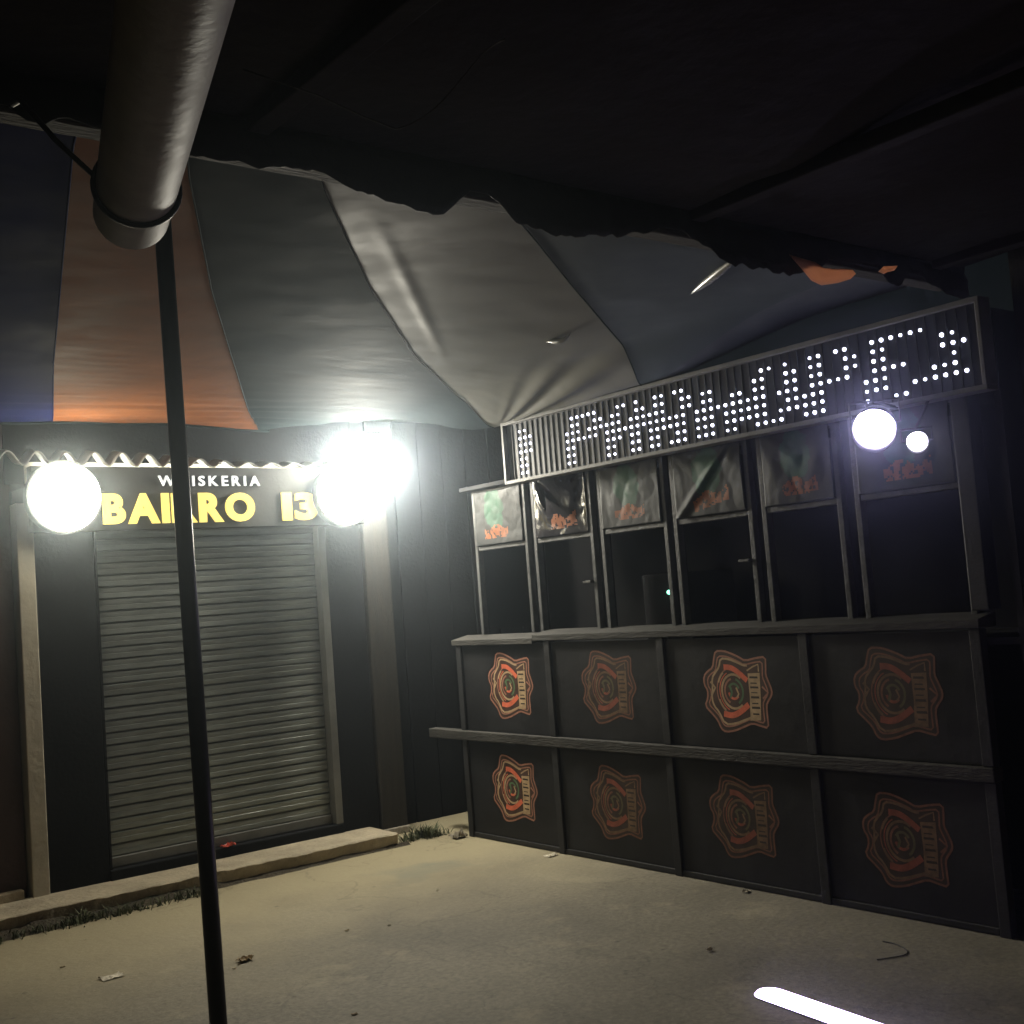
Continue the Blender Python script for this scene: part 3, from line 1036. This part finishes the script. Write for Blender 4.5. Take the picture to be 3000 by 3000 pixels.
# pinched folds of the sheet that catch the lamps
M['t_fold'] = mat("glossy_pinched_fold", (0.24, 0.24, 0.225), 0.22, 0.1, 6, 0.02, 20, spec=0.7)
for (p0_, p1_, r_, dz) in (((3.70, 3.34), (3.45, 2.85), .020, 0.0), ((3.675, 4.27), (3.668, 4.08), .015, -.035)):
    pts, rs_ = [], []
    for i in range(25):
        t = i / 24
        x, y = p0_[0] + (p1_[0] - p0_[0]) * t, p0_[1] + (p1_[1] - p0_[1]) * t
        pts.append((x, y, tarp_z(x, y) - .002 + dz * math.sin(math.pi * t) * t))
        rs_.append(max(.0015, r_ * math.sin(math.pi * t) ** .8))
    MB().tube(pts, rs_, 16).build("pinched_fold", M['t_fold'], tarp, smooth=True)
# hem rope along the shop edge
pts = []
for i in range(60):
    x = -2.9 + i / 59 * 6.4
    pts.append((x, 6.885, tarp_z(x, 6.885) - .006))
MB().tube(pts, .008, 6).build("hem", M['t_teal'], tarp, smooth=True)
for x in (-2.5, -1, .5, 2.3, 3.4):
    z_ = tarp_z(x, 6.885)
    MB().tube([(x, 6.885, z_), (x + .02, 7.02, z_ + .06), (x + .02, 7.06, z_ + .06)], .004, 5).build("tie_rope", M['guide'], tarp)

# ------------------------------------------------------------------ shed roof above the camera
roof = thing("shed_roof", "dark low shed roof overhead with torn black plastic edge", "roof", (1.0, 0.0, 2.6))


def rf(u, v):
    x, y = -3.2 + u * 7.7, -3.0 + v * 5.72
    return (x, y, 2.765 + (2.72 - y) * 0.045 + .03 * fbm(x, y, 1, 1.1) * (1 if y < 2.2 else .3))


rs = MB()
rs.grid(rf, 240, 40)
ro = rs.build("roof_sheet", M['roof'], roof, smooth=True)
sm = ro.modifiers.new("thickness", 'SOLIDIFY')
sm.thickness = .006
sm.offset = 1
MB().box(-3.2, 4.5, 2.60, 2.68, 2.692, 2.758).build("eave_beam", M['beam'], roof, bevel=0.008)
for x in (-2.2, -.6, 1.32, 2.9, 4.3):
    MB().box(x - .03, x + .03, -3.0, 2.56, 2.735, 2.785).build("rafter", M['roof'], roof, bevel=0.005)
fr = MB()
PTS = 420
prev = None
edge = []
for i in range(PTS + 1):
    x = -3.2 + 7.72 * i / PTS
    drop = .035 + .05 * max(0, fbm(x, 0, 9.3, 1.7)) + .03 * fbm(x, 0, 2.1, 6.0) + .008 * fbm(x, 0, 5.1, 25.0)
    for (xc, w, dd) in ((1.78, .16, .05), (2.02, .10, -.07), (2.3, .2, .035), (2.75, .12, -.05), (3.1, .3, .035), (3.45, .12, .03), (3.66, .10, -.09), (3.85, .10, -.06), (4.17, .10, -.08), (4.0, .06, .06)):
        drop += dd * math.exp(-((x - xc) / w) ** 2)
    edge.append((x, max(.004, drop)))
vs, fs = [], []
for i, (x, dr) in enumerate(edge):
    for j in range(5):
        t = j / 4
        vs.append((x, 2.568 + .010 * fbm(x, t, 3, 5.0) - .03 * t * abs(fbm(x * .7, 0, 6, 2.0)), 2.775 - (dr + .075) * t))
for i in range(PTS):
    for j in range(4):
        a = i * 5 + j
        fs.append((a, a + 5, a + 6, a + 1))
fr.add(vs, fs)
fo = fr.build("torn_fringe", M['plastic'], roof, smooth=True)
sm = fo.modifiers.new("thickness", 'SOLIDIFY')
sm.thickness = .002

M['t_scrap'] = bpy.data.materials.new("thin_torn_orange_tarp")
M['t_scrap'].use_nodes = True
_n = M['t_scrap'].node_tree
_t = _n.nodes.new("ShaderNodeBsdfTranslucent")
_t.inputs[0].default_value = (0.8, 0.5, 0.36, 1)
_n.nodes["Principled BSDF"].inputs["Base Color"].default_value = (0.6, 0.33, 0.2, 1)
_n.nodes["Principled BSDF"].inputs["Roughness"].default_value = 0.6
_m = _n.nodes.new("ShaderNodeMixShader")
_m.inputs[0].default_value = 0.7
_n.links.new(_n.nodes["Principled BSDF"].outputs[0], _m.inputs[1])
_n.links.new(_t.outputs[0], _m.inputs[2])
_n.links.new(_m.outputs[0], _n.nodes["Material Output"].inputs["Surface"])
# torn scraps of orange tarp caught on the eave
def scrap(poly, yb, label):
    m_ = MB()
    n = len(poly)
    cx = sum(p[0] for p in poly) / n
    cz = sum(p[1] for p in poly) / n
    q_ = yb / 2.72
    poly = [(x * q_, 1.55 + (z_ - 1.55) * q_) for x, z_ in poly]
    cx, cz = cx * q_, 1.55 + (cz - 1.55) * q_
    vs = [(x, yb + .02 * fbm(x, z_, 2, 14.0), z_) for x, z_ in poly] + [(cx + (x - cx) * .5, yb - .018 + .02 * fbm(x, z_, 8, 14.0), cz + (z_ - cz) * .5) for x, z_ in poly] + [(cx, yb - .02, cz)]
    m_.add(vs, [(i, (i + 1) % n, n + (i + 1) % n, n + i) for i in range(n)] + [(n + i, n + (i + 1) % n, 2 * n) for i in range(n)])
    o = m_.build("tarp_scrap", M['t_scrap'], smooth=True)
    sm_ = o.modifiers.new("thickness", 'SOLIDIFY')
    sm_.thickness = .002
    tag(o, label, "tarp scrap", "orange tarp scraps on the eave")


scrap([(3.575, 2.752), (3.61, 2.745), (3.665, 2.728), (3.69, 2.715), (3.80, 2.718), (3.89, 2.722), (3.955, 2.735), (3.975, 2.722), (3.945, 2.70), (3.85, 2.672), (3.755, 2.655), (3.70, 2.668), (3.655, 2.70), (3.61, 2.725)], 2.50, "long torn orange tarp scrap hanging under the roof edge")
scrap([(4.14, 2.752), (4.18, 2.778), (4.235, 2.784), (4.275, 2.79), (4.25, 2.768), (4.20, 2.755), (4.165, 2.742)], 2.50, "small torn orange tarp scrap above the message sign end")

# loose cable under the roof
pts = []
for i in range(24):
    t = i / 23
    pts.append((1.46 + .05 * math.sin(t * 3), 1.75 + .42 * t, 2.66 + .03 * math.sin(t * 5)))
pts += [(1.40, 2.20, 2.66), (1.28, 2.19, 2.68), (1.12, 2.22, 2.715)]
tag(MB().tube(pts, .002, 6).build("loose_cable", M['beam'], smooth=True), "thin pale cable looping below the dark shed roof", "cable")

# ------------------------------------------------------------------ pipe, strap and pole
pd = Vector((0.285, 0.958, 0.0)).normalized()
pe = Vector((0.885, 2.285, 2.385))
pipe = MB()
n = 40
ra, rb_ = 0.0745, 0.069
side = pd.cross(Vector((0, 0, 1))).normalized()
upv = Vector((0, 0, 1))
vs = []
for (dist, r) in ((-3.2, ra), (-1.2, ra), (0, ra), (0, rb_), (-3.2, rb_)):
    for k in range(n):
        w = 2 * math.pi * k / n
        vs.append(pe + pd * dist + (side * math.cos(w) + upv * math.sin(w)) * r)
fs = [(q * n + k, q * n + (k + 1) % n, (q + 1) * n + (k + 1) % n, (q + 1) * n + k) for q in range(4) for k in range(n)]
pipe.add(vs, fs)
po = pipe.build("drain_pipe", M['pvc'])
for pf_ in po.data.polygons:
    pf_.use_smooth = True
eb = po.modifiers.new("split", 'EDGE_SPLIT')
tag(po, "thick dirty white plastic pipe hanging below the shed roof", "pipe")
st_ = MB()
cs = pe - pd * 0.155
loop = []
for k in range(34):
    w = -0.35 + 2 * math.pi * k / 33
    loop.append(cs + (side * math.cos(w) + upv * math.sin(w)) * (ra + .005) + pd * .012 * math.sin(w * 1.0))
st_.tube(loop, .0055, 8)
a = cs - side * (ra + .005) + upv * .02
st_.tube([a, a - side * .06 + upv * .06, a - side * .12 + pd * .2 + upv * .22, a - side * .14 + pd * .42 + upv * .30], .0055, 8)
tag(st_.build("cable_strap", M['cable'], smooth=True), "black cable strap looped around the thick white pipe", "cable")

pole = thing("support_pole", "slim dark metal pole rising to the shed eave beside the pipe", "pole", (1.159, 2.704, 0))
MB().tube([(1.159, 2.704, 0.0), (1.057, 2.55, 2.665)], [.0205, .0195], 20).build("shaft", M['pole'], pole, smooth=True)
MB().box(1.10, 1.22, 2.645, 2.765, 0.0, 0.008).build("base_plate", M['pole'], pole, bevel=0.002)

# ------------------------------------------------------------------ bright streak built as a glowing strip, and litter, on the floor
bt = thing("floor_strip", "bright white glowing strip on the concrete floor", "light", (3.42, 2.55, 0))
bm_ = MB()
d_ = Vector((-0.12, -1, 0)).normalized()
sdv = Vector((d_.y, -d_.x, 0))
p0 = Vector((3.455, 3.085, 0))
ring = []
hw = .062
outl = [(0.0 + hw - hw * math.sin(math.pi * k / 12), hw * math.cos(math.pi * k / 12)) for k in range(13)] + [(1.15, -hw), (1.15, hw)]
vs = [tuple(p0 + d_ * a + sdv * b + Vector((0, 0, .006))) for a, b in outl] + [tuple(p0 + d_ * (.6 + (a - .6) * .99) + sdv * b * .8 + Vector((0, 0, .014))) for a, b in outl]
n = len(outl)
bm_.add(vs, [(i, (i + 1) % n, n + (i + 1) % n, n + i) for i in range(n)] + [tuple(range(n, 2 * n))])
bm_.build("glow_face", M['batten'], bt)
bb = MB()
vs = [tuple(p0 + d_ * a + sdv * b + Vector((0, 0, .001))) for a, b in outl] + [tuple(p0 + d_ * a + sdv * b + Vector((0, 0, .006))) for a, b in outl]
bb.add(vs, [(i, (i + 1) % n, n + (i + 1) % n, n + i) for i in range(n)] + [tuple(range(n))])
bb.build("base", M['guide'], bt)


def crumple(name, x, y, z0, s_, h, m, label, cat):
    b = MB()

    def fn(u, v):
        a = (u - .5) * 2 * s_
        c_ = (v - .5) * 2 * s_ * .7
        r = 1 + .35 * fbm(u, v, x * 3, 2.5)
        return (x + a * r, y + c_ * r, z0 + .003 + h * abs(fbm(u * 2 + x, v * 2, y, 1.8)) * 1.6)
    b.grid(fn, 9, 7)
    o = b.build(name, m)
    sm_ = o.modifiers.new("thickness", 'SOLIDIFY')
    sm_.thickness = .0015
    sm_.offset = 1
    return tag(o, label, cat)


crumple("dry_leaf", 2.33, 5.14, 0, .035, .02, M['leaf'], "curled dry leaf on the floor right of the pole", "leaf")
crumple("paper_scrap", 1.817, 5.416, 0, .045, .008, M['paper'], "flat pale paper scrap on the floor left of the pole", "litter")
crumple("paper_scrap", 3.708, 3.565, 0, .012, .012, M['paper'], "tiny white paper scrap in the middle of the floor", "litter")
crumple("plastic_scrap", 4.50, 5.55, 0, .035, .012, M['paper'], "white plastic scrap at the foot of the stand", "litter")
crumple("plastic_scrap", 4.52, 4.06, 0, .02, .01, M['stone'], "grey plastic scrap at the foot of the stand near its third panel", "litter")
crumple("red_scrap", 3.10, 6.99, 0.150, .04, .02, M['red'], "red plastic scrap on the sill of the roller shutter", "litter")
crumple("wall_pebble", 4.50, 6.50, 0, .05, .05, M['stone'], "pale broken stone at the corner of the stand", "stone")
rng = random.Random(3)
for i in range(7):
    x, y = rng.uniform(1.6, 4.3), rng.uniform(3.4, 6.45)
    o = crumple("pebble", x, y, 0, rng.uniform(.006, .012), .004, rng.choice((M['stone'], M['leaf'], M['paper'])), "small bit of grit or leaf lying on the concrete floor", "litter")
    o["group"] = "grit scattered on the floor"


def scribble(pts, r, label):
    tag(MB().tube([(x, y, r + .001) for x, y in smooth_poly(pts, 2, False)], r, 6).build("wire_scrap", M['cable'], smooth=True), label, "wire")


scribble([(4.02, 2.96), (4.14, 2.90), (4.2, 2.94), (4.24, 3.02), (4.235, 3.08)], .0025, "short curved dark wire scrap on the floor by the stand")

# ------------------------------------------------------------------ thin haze added to stand in for the glare round the lamps
hz = MB().box(-15, 17, -15, 17, -1.0, 4.2).build("glare_haze", [])
hz["kind"] = "stuff"
hm = bpy.data.materials.new("glare_volume")
hm.use_nodes = True
hn = hm.node_tree
hn.nodes.remove(hn.nodes["Principled BSDF"])
pv = hn.nodes.new("ShaderNodeVolumePrincipled")
pv.inputs["Color"].default_value = (0.74, 0.87, 1.0, 1)
pv.inputs["Density"].default_value = GLARE_DENSITY
pv.inputs["Anisotropy"].default_value = 0.95
hn.links.new(pv.outputs[0], hn.nodes["Material Output"].inputs["Volume"])
hz.data.materials.append(hm)
